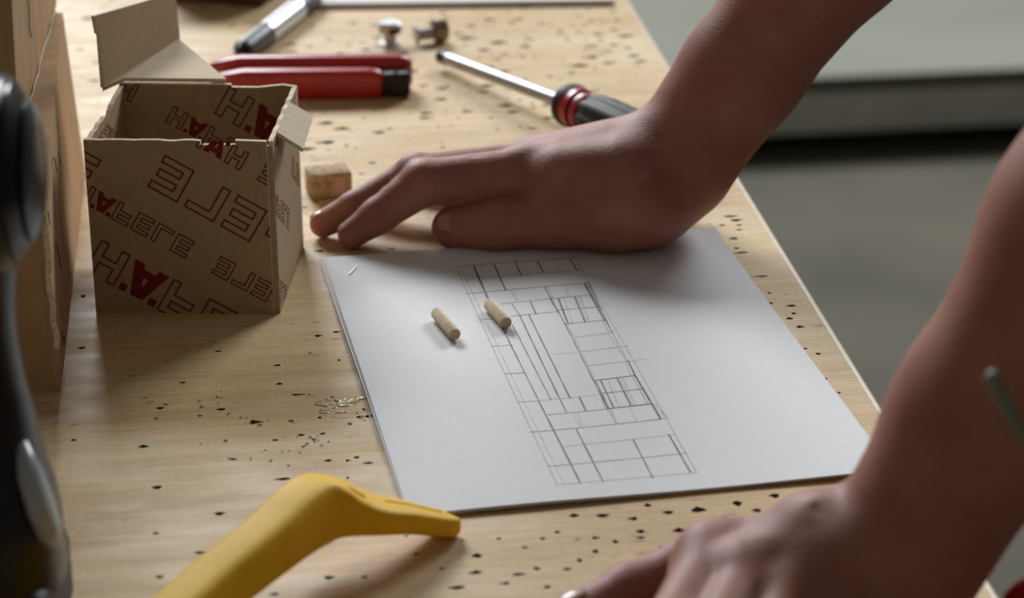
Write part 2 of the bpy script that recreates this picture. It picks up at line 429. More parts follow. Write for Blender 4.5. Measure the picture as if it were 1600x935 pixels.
# ------------------------------------------------------------------ stapled drawing sheets
PC = Vector((.0327, 1.1192, 0)); PR = .1839
sheets = empty('stapled_drawing', PC, PR)
tag(sheets, 'stapled white sheets with a pencil floor plan, under both dowels', 'drawing')
def paper_z(u, v):                                    # u across (+-.105), v along (+-.1485)
    z = .0007
    z += .0045*max(0, (u-.035)/.07)**2*max(0, (v-.085)/.0635)**2*.35
    z += .0010*max(0, (v-.12)/.0285)**2*max(0, (-u-.02)/.085)
    z += .0004*math.sin(u*38+v*17)+.0004
    return z
def sheet(name, off, du, dv, da, mt):
    V, Fc = [], []; n, m_ = 22, 30; th = .00012
    for s in (1, 0):
        for j in range(m_+1):
            for i in range(n+1):
                u = -.105+.21*i/n; v = -.1485+.297*j/m_
                c, s_ = math.cos(da), math.sin(da)
                V.append((u*c-v*s_+du, u*s_+v*c+dv, paper_z(u, v)+off+th*s))
    k = (n+1)*(m_+1)
    for j in range(m_):
        for i in range(n):
            a = j*(n+1)+i; q = (a, a+1, a+n+2, a+n+1); Fc.append(q); Fc.append(tuple(x+k for x in q[::-1]))
    rim = [i for i in range(n+1)] + [(j+1)*(n+1)-1 for j in range(1, m_+1)] + [m_*(n+1)+i for i in range(n-1, -1, -1)] + [j*(n+1) for j in range(m_-1, 0, -1)]
    for a, b_ in zip(rim, rim[1:]+rim[:1]): Fc.append((a, a+k, b_+k, b_))
    return mesh(name, V, Fc, mt, sheets, False, local=True)
top_sheet = sheet('sheet', .0009, 0, 0, 0, PAPER)
sheet('sheet', .0005, -.0005, -.0004, .002, PAPER)
sheet('sheet', .0001, -.0015, -.0006, .005, PAPER)
def to_paper(p):
    d = Vector((p[0], p[1], 0)) - PC; c, s_ = math.cos(PR), math.sin(PR)
    return d.x*c + d.y*s_, -d.x*s_ + d.y*c
def c6(x, y): return to_paper(tp(650+x/2.3375, 380+y/2.3375, .0018))
LN = [(145,90,580,57,5),(145,90,515,888,4),(162,92,540,885,2),(515,888,1025,838,4),(580,57,605,103,4),(605,103,1025,838,3),(210,87,258,195,11),(285,82,328,177,8),
 (362,75,384,122,6),(443,70,466,113,7),(563,60,588,103,8),(236,133,605,103,4),(187,187,258,182,6),(258,182,630,150,5),(258,195,290,260,9),(290,260,505,690,6),
 (505,690,600,880,8),(312,225,498,208,5),(350,225,380,268,5),(418,218,438,262,7),(345,270,515,255,5),(352,300,493,572,5),(380,270,525,570,7),(412,265,562,565,7),
 (470,167,545,300,6),(480,165,502,208,3),(490,208,520,258,9),(545,300,700,605,5),(553,300,735,660,2),(345,177,365,212,3),(357,176,375,212,2),(615,152,690,290,11),
 (630,150,715,330,6),(622,152,668,240,4),(490,208,640,195,6),(520,250,665,239,7),(540,300,690,287,7),(520,208,555,298,10),(540,205,572,297,3),(580,202,617,293,8),
 (600,202,632,292,3),(590,202,623,293,2),(540,163,553,200,2),(549,163,561,200,2),(580,348,715,333,4),(603,400,768,381,4),(630,450,780,436,4),(234,281,290,277,5),
 (278,377,345,373,5),(325,478,392,474,6),(375,582,440,577,5),(440,577,665,555,4),(480,628,865,590,5),(425,693,890,645,5),(527,573,550,620,5),(597,563,620,612,8),
 (448,578,505,690,8),(655,503,800,487,8),(680,550,830,535,8),(705,605,860,588,6),(655,503,705,605,8),(675,505,722,602,9),(700,500,740,598,3),(735,497,785,595,8),
 (755,495,800,592,3),(745,496,792,594,2),(800,487,893,642,10),(790,489,845,588,4),(775,435,800,487,7),(765,437,785,487,3),(870,590,912,640,3),(880,590,918,637,2),(893,642,915,640,4),
 (585,680,683,873,7),(537,745,950,700,4),(485,820,988,768,5),(793,718,863,855,7),(925,703,1003,838,8),(945,700,1025,838,4),(575,622,600,675,2),(590,621,610,675,2),
 (700,608,730,660,3),(712,607,735,660,2),(780,600,805,650,2),(715,330,800,487,3),(665,240,690,235,3),(780,436,830,430,1),(690,290,720,332,3),(655,510,690,600,4),(700,332,770,436,2),(505,408,585,403,1),(683,290,705,331,4)]
def drawing(name, mt, sel):
    V, Fc = [], []
    rnd = random.Random(3)
    for x0, y0, x1, y1, w in LN:
        if not sel(w): continue
        a = Vector(c6(x0, y0)); b_ = Vector(c6(x1, y1)); d = (b_-a).normalized(); n = Vector((-d.y, d.x))
        a = a - d*rnd.uniform(0, .0012); b_ = b_ + d*rnd.uniform(0, .0012)
        hw = (.00008 + .000043*w); k = max(2, int((b_-a).length/.006)); o = len(V)
        for i in range(k+1):
            q = a.lerp(b_, i/k); z = paper_z(q.x, q.y)+.0009+.00012+.00005
            h = hw*rnd.uniform(.65, 1.2)
            for s in (-1, 1): V.append((q.x+n.x*h*s, q.y+n.y*h*s, z))
        for i in range(k): Fc.append((o+2*i, o+2*i+2, o+2*i+3, o+2*i+1))
    o = mesh(name, V, Fc, mt, sheets, local=True)
    return o
tag(drawing('pencil_plan', PENCIL, lambda w: w > 4), 'grey pencil floor plan lines')
tag(drawing('pencil_plan', PENCIL2, lambda w: w <= 4), 'faint thin pencil lines')
a, b_ = to_paper(tp(546, 429, .002)), to_paper(tp(559, 415, .002)); bm = bmesh.new()
za = paper_z(*a)+.0013
sweep(bm, [(a[0], a[1], za-.0006), (a[0], a[1], za), (b_[0], b_[1], za), (b_[0], b_[1], za-.0006)], [(.0004, .0003)]*4, seg=8)
tag(bm_obj('staple', bm, STEEL, sheets, True, 40), 'thin bright steel staple')

# ------------------------------------------------------------------ fluted dowels
ZP = .0022
def dowel(x0, y0, x1, y1, label):
    r = .0031
    a = tp(x0, y0, ZP+r); b_ = tp(x1, y1, ZP+r); L = (b_-a).length
    t = empty('wooden_dowel', (a.x, a.y, ZP)); tag(t, label, 'dowel', 'dowels on the drawing')
    m = bmesh.new(); off = Vector((0, 0, r))
    lathe(m, off, b_-a, [(0, r*.72), (.0004, r*.86), (.0016, r), (L-.0012, r), (L-.0002, r*.93)], 108, 18, .00055)
    bm_obj('body', m, DOWEL, t, True, 50)
    m = bmesh.new(); d = (b_-a).normalized()
    lathe(m, off+d*(L-.0006), d, [(0, r*.9), (.0007, r*.88)], 36)
    bm_obj('end_face', m, DOWELE, t)
dowel(681, 488, 711, 523, 'fluted beech dowel lying clear of the plan, nearer the staple')
dowel(763, 474, 791, 505, 'fluted beech dowel lying across the lines of the pencil plan')

# ------------------------------------------------------------------ small open printed carton
CT = .0024
A0 = Vector((-.2069, 1.1808, 0)); A1 = Vector((-.1150, 1.1756, 0))
ux = (A1-A0); BWID = ux.length; ux.normalize(); uy = Vector((-ux.y, ux.x, 0)); BD = .092; BH = .0905
carton = empty('open_carton', A0, math.atan2(ux.y, ux.x))
tag(carton, 'small open cardboard carton printed with reddish brown outlined letters', 'carton')
G = {'E': [(0,0),(.85,0),(.85,.2),(.22,.2),(.22,.4),(.8,.4),(.8,.6),(.22,.6),(.22,.8),(.85,.8),(.85,1),(0,1)],
     'L': [(0,0),(.85,0),(.85,.2),(.22,.2),(.22,1),(0,1)],
     'F': [(0,0),(.22,0),(.22,.4),(.8,.4),(.8,.6),(.22,.6),(.22,.8),(.85,.8),(.85,1),(0,1)],
     'H': [(0,0),(.22,0),(.22,.4),(.63,.4),(.63,0),(.85,0),(.85,1),(.63,1),(.63,.6),(.22,.6),(.22,1),(0,1)]}
GA = [[(-.08,0),(.22,0),(.56,1),(.26,1)], [(.66,0),(.96,0),(.62,1),(.32,1)], [(.15,.16),(.73,.16),(.66,.40),(.22,.40)],
      [(-.10,.80),(.11,.80),(.11,1.02),(-.10,1.02)], [(.77,.80),(.98,.80),(.98,1.02),(.77,1.02)]]
def clip(poly, w, h):
    for ax, lim, sg in ((0, 0, 1), (0, w, -1), (1, 0, 1), (1, h, -1)):
        out = []
        for i in range(len(poly)):
            p, q = poly[i-1], poly[i]; a = sg*(p[ax]-lim); b_ = sg*(q[ax]-lim)
            if (a >= 0) != (b_ >= 0):
                t = a/(a-b_); out.append((p[0]+(q[0]-p[0])*t, p[1]+(q[1]-p[1])*t))
            if b_ >= 0: out.append(q)
        poly = out
        if len(poly) < 3: return []
    return poly
def print_face(parent, words, w, h, to3):
    """words: (origin, height, direction angle, mirrored?) on a face of w x h metres; y runs down"""
    for (ox, oy, sz, ang, mirror, *tx) in words:
        d = (math.cos(ang), math.sin(ang)); n = (-d[1], d[0]); adv = 1.09
        def mp(gx, gy):
            if mirror: x, y = -gx, 1-gy
            else: x, y = gx, gy
            return (ox+sz*(d[0]*x+n[0]*y), oy+sz*(d[1]*x+n[1]*y))
        for i, ch in enumerate(tx[0] if tx else 'HAFELE'):
            if ch == 'A':
                groups = [('letter', [([mp(i*adv+x, y) for x, y in q], k) for k, q in enumerate(GA[:3])])] + [('letter_dot', [([mp(i*adv+x, y) for x, y in q], 0)]) for q in GA[3:]]
            else:
                g = [mp(i*adv+x, y) for x, y in G[ch]]; hw = .00026 + .012*sz; qs = []
                for k in range(len(g)):
                    p, q = g[k-1], g[k]; L = math.hypot(q[0]-p[0], q[1]-p[1]); t = ((q[0]-p[0])/L*hw, (q[1]-p[1])/L*hw)
                    qs.append(([(p[0]-t[0]-t[1], p[1]-t[1]+t[0]), (q[0]+t[0]-t[1], q[1]+t[1]+t[0]), (q[0]+t[0]+t[1], q[1]+t[1]-t[0]), (p[0]-t[0]+t[1], p[1]-t[1]-t[0])], k % 2))
                groups = [('letter', qs)]
            for nm, qs in groups:
                V, Fc = [], []
                for q, lay in qs:
                    q = clip(q, w, h)
                    if len(q) < 3: continue
                    o = len(V); V += [to3(x, y, .00006+.000012*lay) for x, y in q]; Fc.append(list(range(o, o+len(q))))
                if Fc: mesh(nm, V, Fc, PRINTR if ch == 'A' else PRINT, parent, local=True)
def board(name, poly, n, mt=None, th=CT):
    m = bmesh.new(); slab(m, poly, n, th)
    o = bm_obj(name, m, mt or CARDBOX, carton)
    o.data.materials.append(CARDEDGE)
    nn = Vector(n).normalized()
    for f in o.data.polygons:
        if abs(f.normal.dot(nn)) < .5: f.material_index = 1
    return o
w, h, t2 = BWID, BH, CT/2
def jag(p, q, n, amp, seed):                      # torn edge between two points
    rn = random.Random(seed); p, q = Vector(p), Vector(q)
    return [p.lerp(q, i/n) + Vector((0, 0, rn.uniform(-amp, amp))) for i in range(1, n)]
fr = board('front_wall', [(0, t2, 0), (w-.003, t2, 0), (w-.003, t2, h), (w-.018, t2, h+.0004), (w-.018, t2, h-.0018), (w*.62, t2, h-.002), (w*.62, t2, h)] + jag((w*.62, t2, h), (0, t2, h), 14, .0003, 2) + [(0, t2, h)], (0, 1, 0))
board('corner_strip', [(w-.003, t2+.0018, 0), (w, t2+.0018, 0), (w, t2+.0018, h-.003), (w-.003, t2+.0018, h-.003)], (0, 1, 0))
bk = board('back_wall', [(0, BD-t2, 0), (w, BD-t2, 0), (w, BD-t2, h-.001), (w*.92, BD-t2, h), (w*.78, BD-t2, h-.0015), (w*.63, BD-t2, h-.0015), (w*.63, BD-t2, h), (0, BD-t2, h)], (0, 1, 0))
lf = board('left_wall', [(t2, CT, 0), (t2, BD-CT, 0), (t2, BD-CT, h-.001)] + jag((t2, BD-CT, h-.001), (t2, BD*.55, h-.003), 8, .0007, 5) + [(t2, BD*.52, h-.007), (t2, BD*.46, h-.002)] + jag((t2, BD*.46, h-.002), (t2, CT, h-.001), 6, .0006, 8) + [(t2, CT, h-.001)], (1, 0, 0))
rg = board('right_wall', [(w-t2, CT, 0), (w-t2, BD-CT, 0), (w-t2, BD-CT, h-.001)] + jag((w-t2, BD-CT, h-.001), (w-t2, CT, h-.0005), 16, .0007, 9) + [(w-t2, CT, h-.0005)], (1, 0, 0))
board('bottom', [(CT, CT, t2), (w-CT, CT, t2), (w-CT, BD-CT, t2), (CT, BD-CT, t2)], (0, 0, 1))
inv = world_of(carton).inverted()
def cl(x, y, z): return inv @ tp(x, y, z)
# lid flap folded back from the back wall, its tuck flap standing up, small side flap folded out
p1, p2, p3, p4 = Vector((.002, BD+.001, h+.001)), Vector((w*.60, BD+.001, h+.001)), cl(279, 63, .084), cl(160, 140, .0885)
n_ = (p2-p1).cross(p3-p1)
board('lid_flap', [p1, p2, p3, p4], n_, CARDIN, .002)
q3, q4 = cl(271, -12, .113), cl(145, 25, .128)
fn = (p3-p4).cross(q4-p4).normalized(); co = inv @ Vector((0, 0, CAM_H))
def on_flap(x, y):                                  # point of the tuck flap's plane
    d = cl(x, y, 0) - co; return co + d*((p4-co).dot(fn)/d.dot(fn))
q3, q5, q6 = on_flap(271, -12), on_flap(150, 52), on_flap(153, 54)
board('tuck_flap', [p4+Vector((0, 0, .001)), p3+Vector((0, 0, .001)), q3, q4, q5, q6], (p3-p4).cross(q3-p4), CARDBOX, .002)
sf = [Vector((w, BD*.16, h-.001)), Vector((w, BD*.66, h-.0005)), Vector((w+.0125, BD*.60, h-.006)), Vector((w+.0135, BD*.10, h-.0075))]
board('side_flap', sf, (sf[1]-sf[0]).cross(sf[2]-sf[0]), CARDIN, .002)
# printing: positions read on the front face, metres from its upper left corner
def fp(x, y):                                       # place on the front panel
    q = None
    lo_, hi_ = -.05, .2
    # front plane: y = 0 in carton space
    a = Vector((0, 0, CAM_H)); b_ = tp(x, y, 0)
    a, b_ = inv @ a, inv @ b_
    s = a.y/(a.y-b_.y); q = a.lerp(b_, s)
    return q.x, h-q.z
def fdir(x0, y0, x1, y1):
    a, b_ = fp(x0, y0), fp(x1, y1); return math.atan2(b_[1]-a[1], b_[0]-a[0])
ANG = fdir(302.9, 267.6, 416.6, 330)
k = Vector(fp(302.9, 267.6)); k2 = Vector(fp(416.6, 330)); BIG = (k2-k).length/2/1.09; SM = BIG*.54
dv = Vector((math.cos(ANG), math.sin(ANG)))
def W_(px, py, idx, sz, mirror):
    p = Vector(fp(px, py)); s = -1 if mirror else 1
    o = p - dv*s*idx*1.09*sz
    return (o.x, o.y, sz, ANG, mirror)
words = [W_(302.9, 267.6, 5, BIG, True), W_(218.4, 332.1, 3, SM, False), W_(271.9, 436.9, 2, BIG, False), W_(429.4, 446.5, 3, SM, True),
         W_(388.8, 239.8, 0, SM, True), W_(441, 268, 5, SM, True), W_(112, 226, 5, BIG, False)]
print_face(fr, words, w-.003, h, lambda x, y, e: (x, -e, h-y))
inw = [(.0575, .001, .017, ANG, False), (.028, .012, SM, ANG, False), (.003, -.003, SM, ANG, False, 'H'), (-.012, .030, BIG, ANG, False)]
print_face(bk, inw, w, h-.002, lambda x, y, e: (x, BD-CT-e, h-y))
print_face(lf, [(.06, .012, SM, ANG, True), (.0, .02, BIG, ANG, False), (.1, .05, SM, ANG, True)], BD-.01, h-.008, lambda x, y, e: (CT+e, .004+x, h-.006-y))
print_face(rg, [(.03, .004, SM, ANG, True), (-.01, .018, SM, ANG, False), (.14, .016, BIG, ANG, True), (-.03, .052, SM, ANG, False), (.115, .058, SM, ANG, True)], BD-.008, h-.004, lambda x, y, e: (w+e, CT+x, h-.003-y))

# ------------------------------------------------------------------ stacked brown cartons on the left
def hexa(name, bot, topz, mt, label, tilt=0.0, seams=(), shrink=.0):
    bot = [Vector(b) for b in bot]
    c = sum(bot, Vector())/4
    t = empty(name, (c.x, c.y, bot[0].z)); tag(t, label, 'cardboard box', 'stacked cardboard boxes')
    return t
def carton_panels(t, B, T):
    """B, T: bottom and top corner loops (fl, fr, br, bl) in the world; each panel its own board"""
    def pan(name, ps, lab=None):
        m = bmesh.new(); ps = [Vector(p) for p in ps]; n = (ps[1]-ps[0]).cross(ps[2]-ps[0]).normalized()
        wi = world_of(t).inverted()
        slab(m, [wi @ (p - n*.0015) for p in ps], n, .003)
        return bm_obj(name, m, CARD, t)
    fl, frr, br, bl_ = B; tl, tr, tbr, tbl = T
    pan('front_panel', (fl, frr, tr, tl)); pan('right_panel', (frr, br, tbr, tr))
    pan('back_panel', (br, bl_, tbl, tbr)); pan('left_panel', (bl_, fl, tl, tbl))
    pan('top_panel', (tl, tr, tbr, tbl)); pan('bottom_panel', (bl_, br, frr, fl))
def stroke(t, pts, wd=.0006, n=(1, 0, 0), name='ink_mark', m_=SCRIB):
    b__ = bmesh.new(); wi = world_of(t).inverted()
    sweep(b__, [wi @ Vector(p) for p in pts], [(wd, .0002)]*len(pts), up=n, seg=6)
    return bm_obj(name, b__, m_, t)
LZ = .094
lfr = tp(95, 612); lbr = Vector((-.2135, 1.475, 0)); lfl = lfr + Vector((-.17, -.006, 0)); lbl = lbr + Vector((-.17, -.006, 0))
c = (lfr+lbl)/2
low = empty('cardboard_box', (c.x, c.y, 0)); tag(low, 'long low brown cardboard box with worn corner on the bench beside the printed carton', 'cardboard box', 'stacked brown cardboard boxes')
tfr = tp(68, 335, LZ); tbr_ = tp(98, 20, LZ)
TT = [tfr + Vector((-.17, -.006, 0)), tfr, tbr_, tbr_ + Vector((-.17, -.006, 0))]
carton_panels(low, [lfl, lfr, Vector((tbr_.x+.006, tbr_.y, 0)), Vector((tbr_.x-.165, tbr_.y, 0))], TT)
ou = Vector((.0008, 0, 0))
def onface(fy, fz):                                  # right side panel: fraction back, fraction up
    b0 = lfr.lerp(Vector((tbr_.x+.006, tbr_.y, 0)), fy); t0 = tfr.lerp(tbr_, fy); return b0.lerp(t0, fz) + ou
for pts in ([(.10, .20), (.115, .10), (.135, .115)], [(.16, .62), (.19, .50), (.20, .42)], [(.42, .80), (.45, .70)], [(.30, .92), (.33, .86), (.335, .80)], [(.06, .93), (.075, .84)]):
    stroke(low, [onface(*p) for p in pts], .0007)
# torn pale paper edge along the top front corner
stroke(low, [tfr.lerp(lfr, x/12.0) + Vector((random.uniform(-.0008, .0010), -.001, 0)) for x in range(0, 10)], .0014, (0, 1, 0), 'torn_edge', CARDEDGE)
up_ = empty('cardboard_box', (c.x-.03, c.y+.1, LZ)); tag(up_, 'taller brown cardboard box on top of the low box, with a thin crack', 'cardboard box', 'stacked brown cardboard boxes')
ufr = tp(30, 215, LZ+.0008); ubr = tp(88, 8, LZ+.0008)
hz = Vector((0, 0, .15)); lx = Vector((-.15, 0, 0)); hl = Vector((.004, 0, 0))
carton_panels(up_, [ufr+lx, ufr, ubr, ubr+lx], [ufr+lx+hz+hl, ufr+hz+hl, ubr+hz+hl, ubr+lx+hz+hl])
def onup(fy, z): return ufr.lerp(ubr, fy) + Vector((.0008+.004*z/.15, 0, z))
stroke(up_, [onup(.28, .055), onup(.31, .045), onup(.30, .035), onup(.325, .028)], .0008)
stroke(up_, [ufr.lerp(ubr, i/14) + Vector((.0006+random.uniform(-.0005, .0005), 0, .001)) for i in range(1, 14)], .0012, (1, 0, 0), 'torn_edge', CARDEDGE)

# ------------------------------------------------------------------ cordless drill, cut by the frame
DP = tp(-8, 1003); drill = empty('cordless_drill', DP, math.radians(2))
tag(drill, 'black glossy cordless drill standing on its battery at the left front', 'drill')
m = bmesh.new(); bx(m, (-.012, 0, .018), (.078, .068, .036), 0, .007, 3); bm_obj('battery', m, BLACKR, drill, True, 40)
m = bmesh.new()
ed = [(.038, .0305, .041), (.045, .0300, .039), (.056, .0290, .036), (.069, .0266, .033), (.080, .0248, .030), (.093, .0227, .026), (.110, .0198, .022), (.127, .0185, .020), (.140, .0192, .021), (.152, .0215, .024), (.166, .0260, .030), (.178, .0280, .032)]
sp_ = smooth_path([(e-hw_, 0, z, hw_*.95, hw_) for z, e, hw_ in ed], 4)
sweep(m, [p[:3] for p in sp_], [(p[3], p[4]) for p in sp_], up=(1, 0, 0), seg=32, power=2.5); bm_obj('grip', m, BLACK, drill, True, 50)
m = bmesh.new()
sweep(m, [(.0262, -.013, .048), (.0260, -.015, .056), (.0240, -.016, .066), (.0212, -.0155, .078), (.0182, -.0135, .090)], [(.0030, .004), (.0085, .0050), (.0095, .0052), (.0075, .0048), (.0028, .003)], up=(1, 0, .3), seg=18); bm_obj('painted_highlight', m, HILITE, drill, True)  # lighter grey piece standing in for the highlight on the glossy plastic
m = bmesh.new()
lathe(m, (.0333, 0, .189), (-1, 0, 0), [(0, .004), (.0006, .012), (.0022, .021), (.0040, .0255), (.0052, .0250), (.0062, .0275), (.0095, .0325), (.0108, .0322), (.0120, .0345), (.020, .0365), (.060, .0370), (.095, .033), (.115, .026)], 48); bm_obj('motor_housing', m, BLACK, drill, True, 60)
m = bmesh.new(); lathe(m, (-.0845, 0, .189), (-1, 0, 0), [(0, .022), (.010, .023), (.034, .022), (.046, .014), (.050, .008)], 32); bm_obj('chuck', m, BLACKR, drill, True, 50)
m = bmesh.new(); lathe(m, (-.1345, 0, .189), (-1, 0, 0), [(0, .003), (.040, .003), (.045, .001)], 12); bm_obj('bit', m, STEEL, drill, True, 50)
m = bmesh.new(); bx(m, (-.026, 0, .140), (.012, .014, .026), 0, .004, 3); bm_obj('trigger', m, BLACKR, drill, True, 50)

# ------------------------------------------------------------------ yellow handle
yp = [(707, 816, .0042, .0045, .0030), (698, 818, .0048, .0070, .0042), (672, 815, .0080, .0080, .0046), (635, 808, .0130, .0098, .0050), (592, 804, .0175, .0112, .0058), (555, 798, .0212, .0116, .0078),
      (522, 793, .0245, .0114, .0108), (493, 796, .0268, .0108, .0132), (464, 814, .0280, .0102, .0128), (425, 846, .0280, .0100, .0114), (378, 884, .0272, .0098, .0106), (330, 922, .0260, .0098, .0102), (260, 983, .0240, .0098, .0098), (190, 1045, .0200, .0105, .0098), (130, 1095, .0140, .0105, .0085)]
P3 = [tuple(tp(x, y, z)) + (a, b_) for x, y, z, a, b_ in yp]
SP = smooth_path(P3, 6)
yh = empty('yellow_handle', (P3[0][0], P3[0][1], 0)); tag(yh, 'arched yellow plastic tool handle whose tip touches the drawing corner', 'tool handle')
wi = world_of(yh).inverted()
m = bmesh.new(); sweep(m, [wi @ Vector(p[:3]) for p in SP], [(p[3], p[4]) for p in SP], seg=48, power=4.6); bm_obj('handle', m, YELLOW, yh, True, 60)
def on_top(i, side, lift):
    p = SP[i]; q = Vector(SP[min(i+1, len(SP)-1)][:3]); r = Vector(SP[max(i-1, 0)][:3])
    t = (q-r).normalized(); s = t.cross(Vector((0, 0, 1))).normalized(); u = s.cross(t)
    return wi @ (Vector(p[:3]) + u*(p[4]+lift) + s*p[3]*side)
m = bmesh.new(); sweep(m, [on_top(i, -.25, -.0006) for i in range(29, 36)], [(.0010, .0004)] + [(.0026, .0009)]*5 + [(.0010, .0004)], seg=12); tag(bm_obj('slot', m, YSLOT, yh, True), 'darker oval slot')
m = bmesh.new(); sweep(m, [on_top(i, .1, -.0007) for i in range(8, 25)], [(.0005, .0004)] + [(.0016, .0009)]*15 + [(.0005, .0004)], seg=10); tag(bm_obj('groove', m, YSLOT, yh, True), 'long narrow groove')

# ------------------------------------------------------------------ cork coloured block behind the hand
a = tp(487, 315); b_ = tp(551, 309); d = (b_-a).normalized(); L = (b_-a).length+.004
blk = empty('wood_block', (a+b_)/2 + Vector((-d.y, d.x, 0))*.010, math.atan2(d.y, d.x)); tag(blk, 'small rough cork brown block between the printed carton and the fingertips', 'block')
m = bmesh.new(); bx(m, (0, 0, .0075), (L-.003, .018, .015), 0, .002, 2); bm_obj('body', m, CORK, blk, True, 40)
m = bmesh.new(); bx(m, (L*.18, -.0091, .0080), (.006, .0006, .010), 0, .0002, 1); tag(bm_obj('sticker', m, LABELP, blk), 'small pale pink sticker')

# ------------------------------------------------------------------ red tool with black end
a = tp(330, 158); b_ = tp(640, 156); d = (b_-a).normalized(); L = (b_-a).length
rt_ = empty('red_cutter', a, math.atan2(d.y, d.x)); tag(rt_, 'red plastic cutter with grooved top and black end behind the printed carton', 'cutter')
def bar(name, y, hw, z0, z1, x0, x1, mt, taper=.7):
    m = bmesh.new(); hh = (z1-z0)/2; zc = (z0+z1)/2
    ps = [(x0, y, zc), (x0+.004, y, zc), (x0+.02, y, zc), ((x0+x1)/2, y, zc), (x1-.010, y, zc), (x1-.003, y, zc), (x1, y, zc)]
    k = [(.3, taper*.5), (.8, taper), (1, 1), (1, 1), (1, 1), (.85, .92), (.4, .6)]
    sweep(m, ps, [(hw*p, hh*q) for p, q in k], seg=28, power=4); return bm_obj(name, m, mt, rt_, True, 50)
bar('front_handle', .006, .0062, .0, .0185, 0, L-.016, RED)
bar('back_handle', .0215, .0060, .0, .0225, -.004, L+.001, RED)
bar('spine', .0138, .0035, .002, .0145, .004, L-.012, BLACKR)
bar('end_cap', .0085, .0075, .001, .0165, L-.020, L, BLACKR, .9)

# ------------------------------------------------------------------ marker
a = tp(374, 84, .0078); b_ = tp(493, -8, .0078); d = (b_-a).normalized(); L = (b_-a).length
mk = empty('marker_pen', (a.x, a.y, 0)); tag(mk, 'silver marker pen with dark grip lying behind the red cutter', 'pen')
o_ = Vector((0, 0, .0078))
for nm, s0, prof_, mt in (('tip', 0, [(0, .003), (.004, .0055), (.006, .0060)], BLACK), ('grip', .006, [(0, .0066), (.003, .0074), (.040, .0074)], DARKG),
                          ('barrel', .046, [(0, .0078), (L-.085, .0078)], SILVER), ('cap', L-.039, [(0, .0074), (.034, .0070), (.038, .0055)], DARKG)):
    m = bmesh.new(); lathe(m, o_+d*s0, d, prof_, 32); bm_obj(nm, m, mt, mk, True, 40)

# ------------------------------------------------------------------ two small fittings
def fitting(px, py, label, flip):
    p = tp(px, py); t = empty('metal_fitting', p, flip); tag(t, label, 'fitting', 'metal fittings on the bench')
    if flip == 0:                                       # standing on its flange
        m = bmesh.new(); lathe(m, (0, 0, 0), (0, 0, 1), [(0, .0065), (.0018, .0068), (.002, .0042), (.0085, .0040)], 24); bm_obj('foot', m, STEEL, t, True, 40)
        m = bmesh.new(); lathe(m, (0, 0, .0085), (0, 0, 1), [(0, .0060), (.001, .0078), (.0060, .0078), (.0072, .0065)], 24); bm_obj('head', m, STEEL, t, True, 40)
        m = bmesh.new(); bx(m, (.003, -.0075, .011), (.007, .002, .003), 0, .0003, 1); bm_obj('slot', m, BLACKR, t)
    else:                                              # lying on its side
        m = bmesh.new(); lathe(m, (-.009, 0, .0062), (1, 0, 0), [(0, .0030), (.001, .0040), (.009, .0040)], 24); bm_obj('stem', m, STEEL, t, True, 40)
        m = bmesh.new(); lathe(m, (0, 0, .0078), (1, 0, .06), [(0, .0062), (.001, .0076), (.009, .0076), (.010, .0060)], 24); bm_obj('head', m, mat('brass_dull', (.30, .25, .16), .4, .8, var=.2), t, True, 40)
        m = bmesh.new(); lathe(m, (-.010, 0, .0062), (-1, 0, 0), [(0, .0055), (.002, .0055)], 24); bm_obj('flange', m, STEEL, t, True, 40)
fitting(610, 70, 'bright metal fitting standing upright on the bench, nearer the marker pen', 0)
fitting(676, 66, 'dull metal fitting on its side above the screwdriver tip', .35)

# ------------------------------------------------------------------ screwdriver
sa = tp(688, 88, .0075); sb = tp(889, 163, .0150); d = (sb-sa).normalized(); L = (sb-sa).length
sd = empty('screwdriver', (sa.x, sa.y, 0)); tag(sd, 'screwdriver with steel shaft and black red-ringed handle behind the hand', 'screwdriver')
o_ = Vector((0, 0, sa.z)); dh = d.copy(); dh.z = .0; dh.normalize()
for nm, s0, prof_, mt in (('tip', 0, [(0, .0038), (.001, .0045), (.008, .0045), (.009, .0036)], BLACK), ('shaft', .008, [(0, .0038), (.004, .0040), (L-.006, .0040)], STEEL)):
    m = bmesh.new(); lathe(m, o_+d*s0, d, prof_, 24); bm_obj(nm, m, mt, sd, True, 40)
base_ = o_ + d*L
for nm, s0, prof_, mt in (('collar', -.004, [(0, .007), (.003, .0125), (.007, .0135), (.010, .0128)], BLACKR), ('ring', .006, [(0, .0125), (.002, .0122), (.006, .0122), (.007, .0125)], RED),
                          ('ring', .013, [(0, .0108), (.003, .0108)], BLACKR), ('ring', .016, [(0, .0116), (.005, .0122), (.006, .0118)], RED)):
    m = bmesh.new(); lathe(m, base_+dh*s0, dh, prof_, 36); bm_obj(nm, m, mt, sd, True, 40)
m = bmesh.new(); lathe(m, base_+dh*.021, dh, [(0, .0110), (.004, .0130), (.014, .0146), (.040, .0146), (.062, .0132), (.080, .0140), (.088, .0120), (.091, .007)], 96, 8, .0014); bm_obj('grip', m, BLACKR, sd, True, 50)

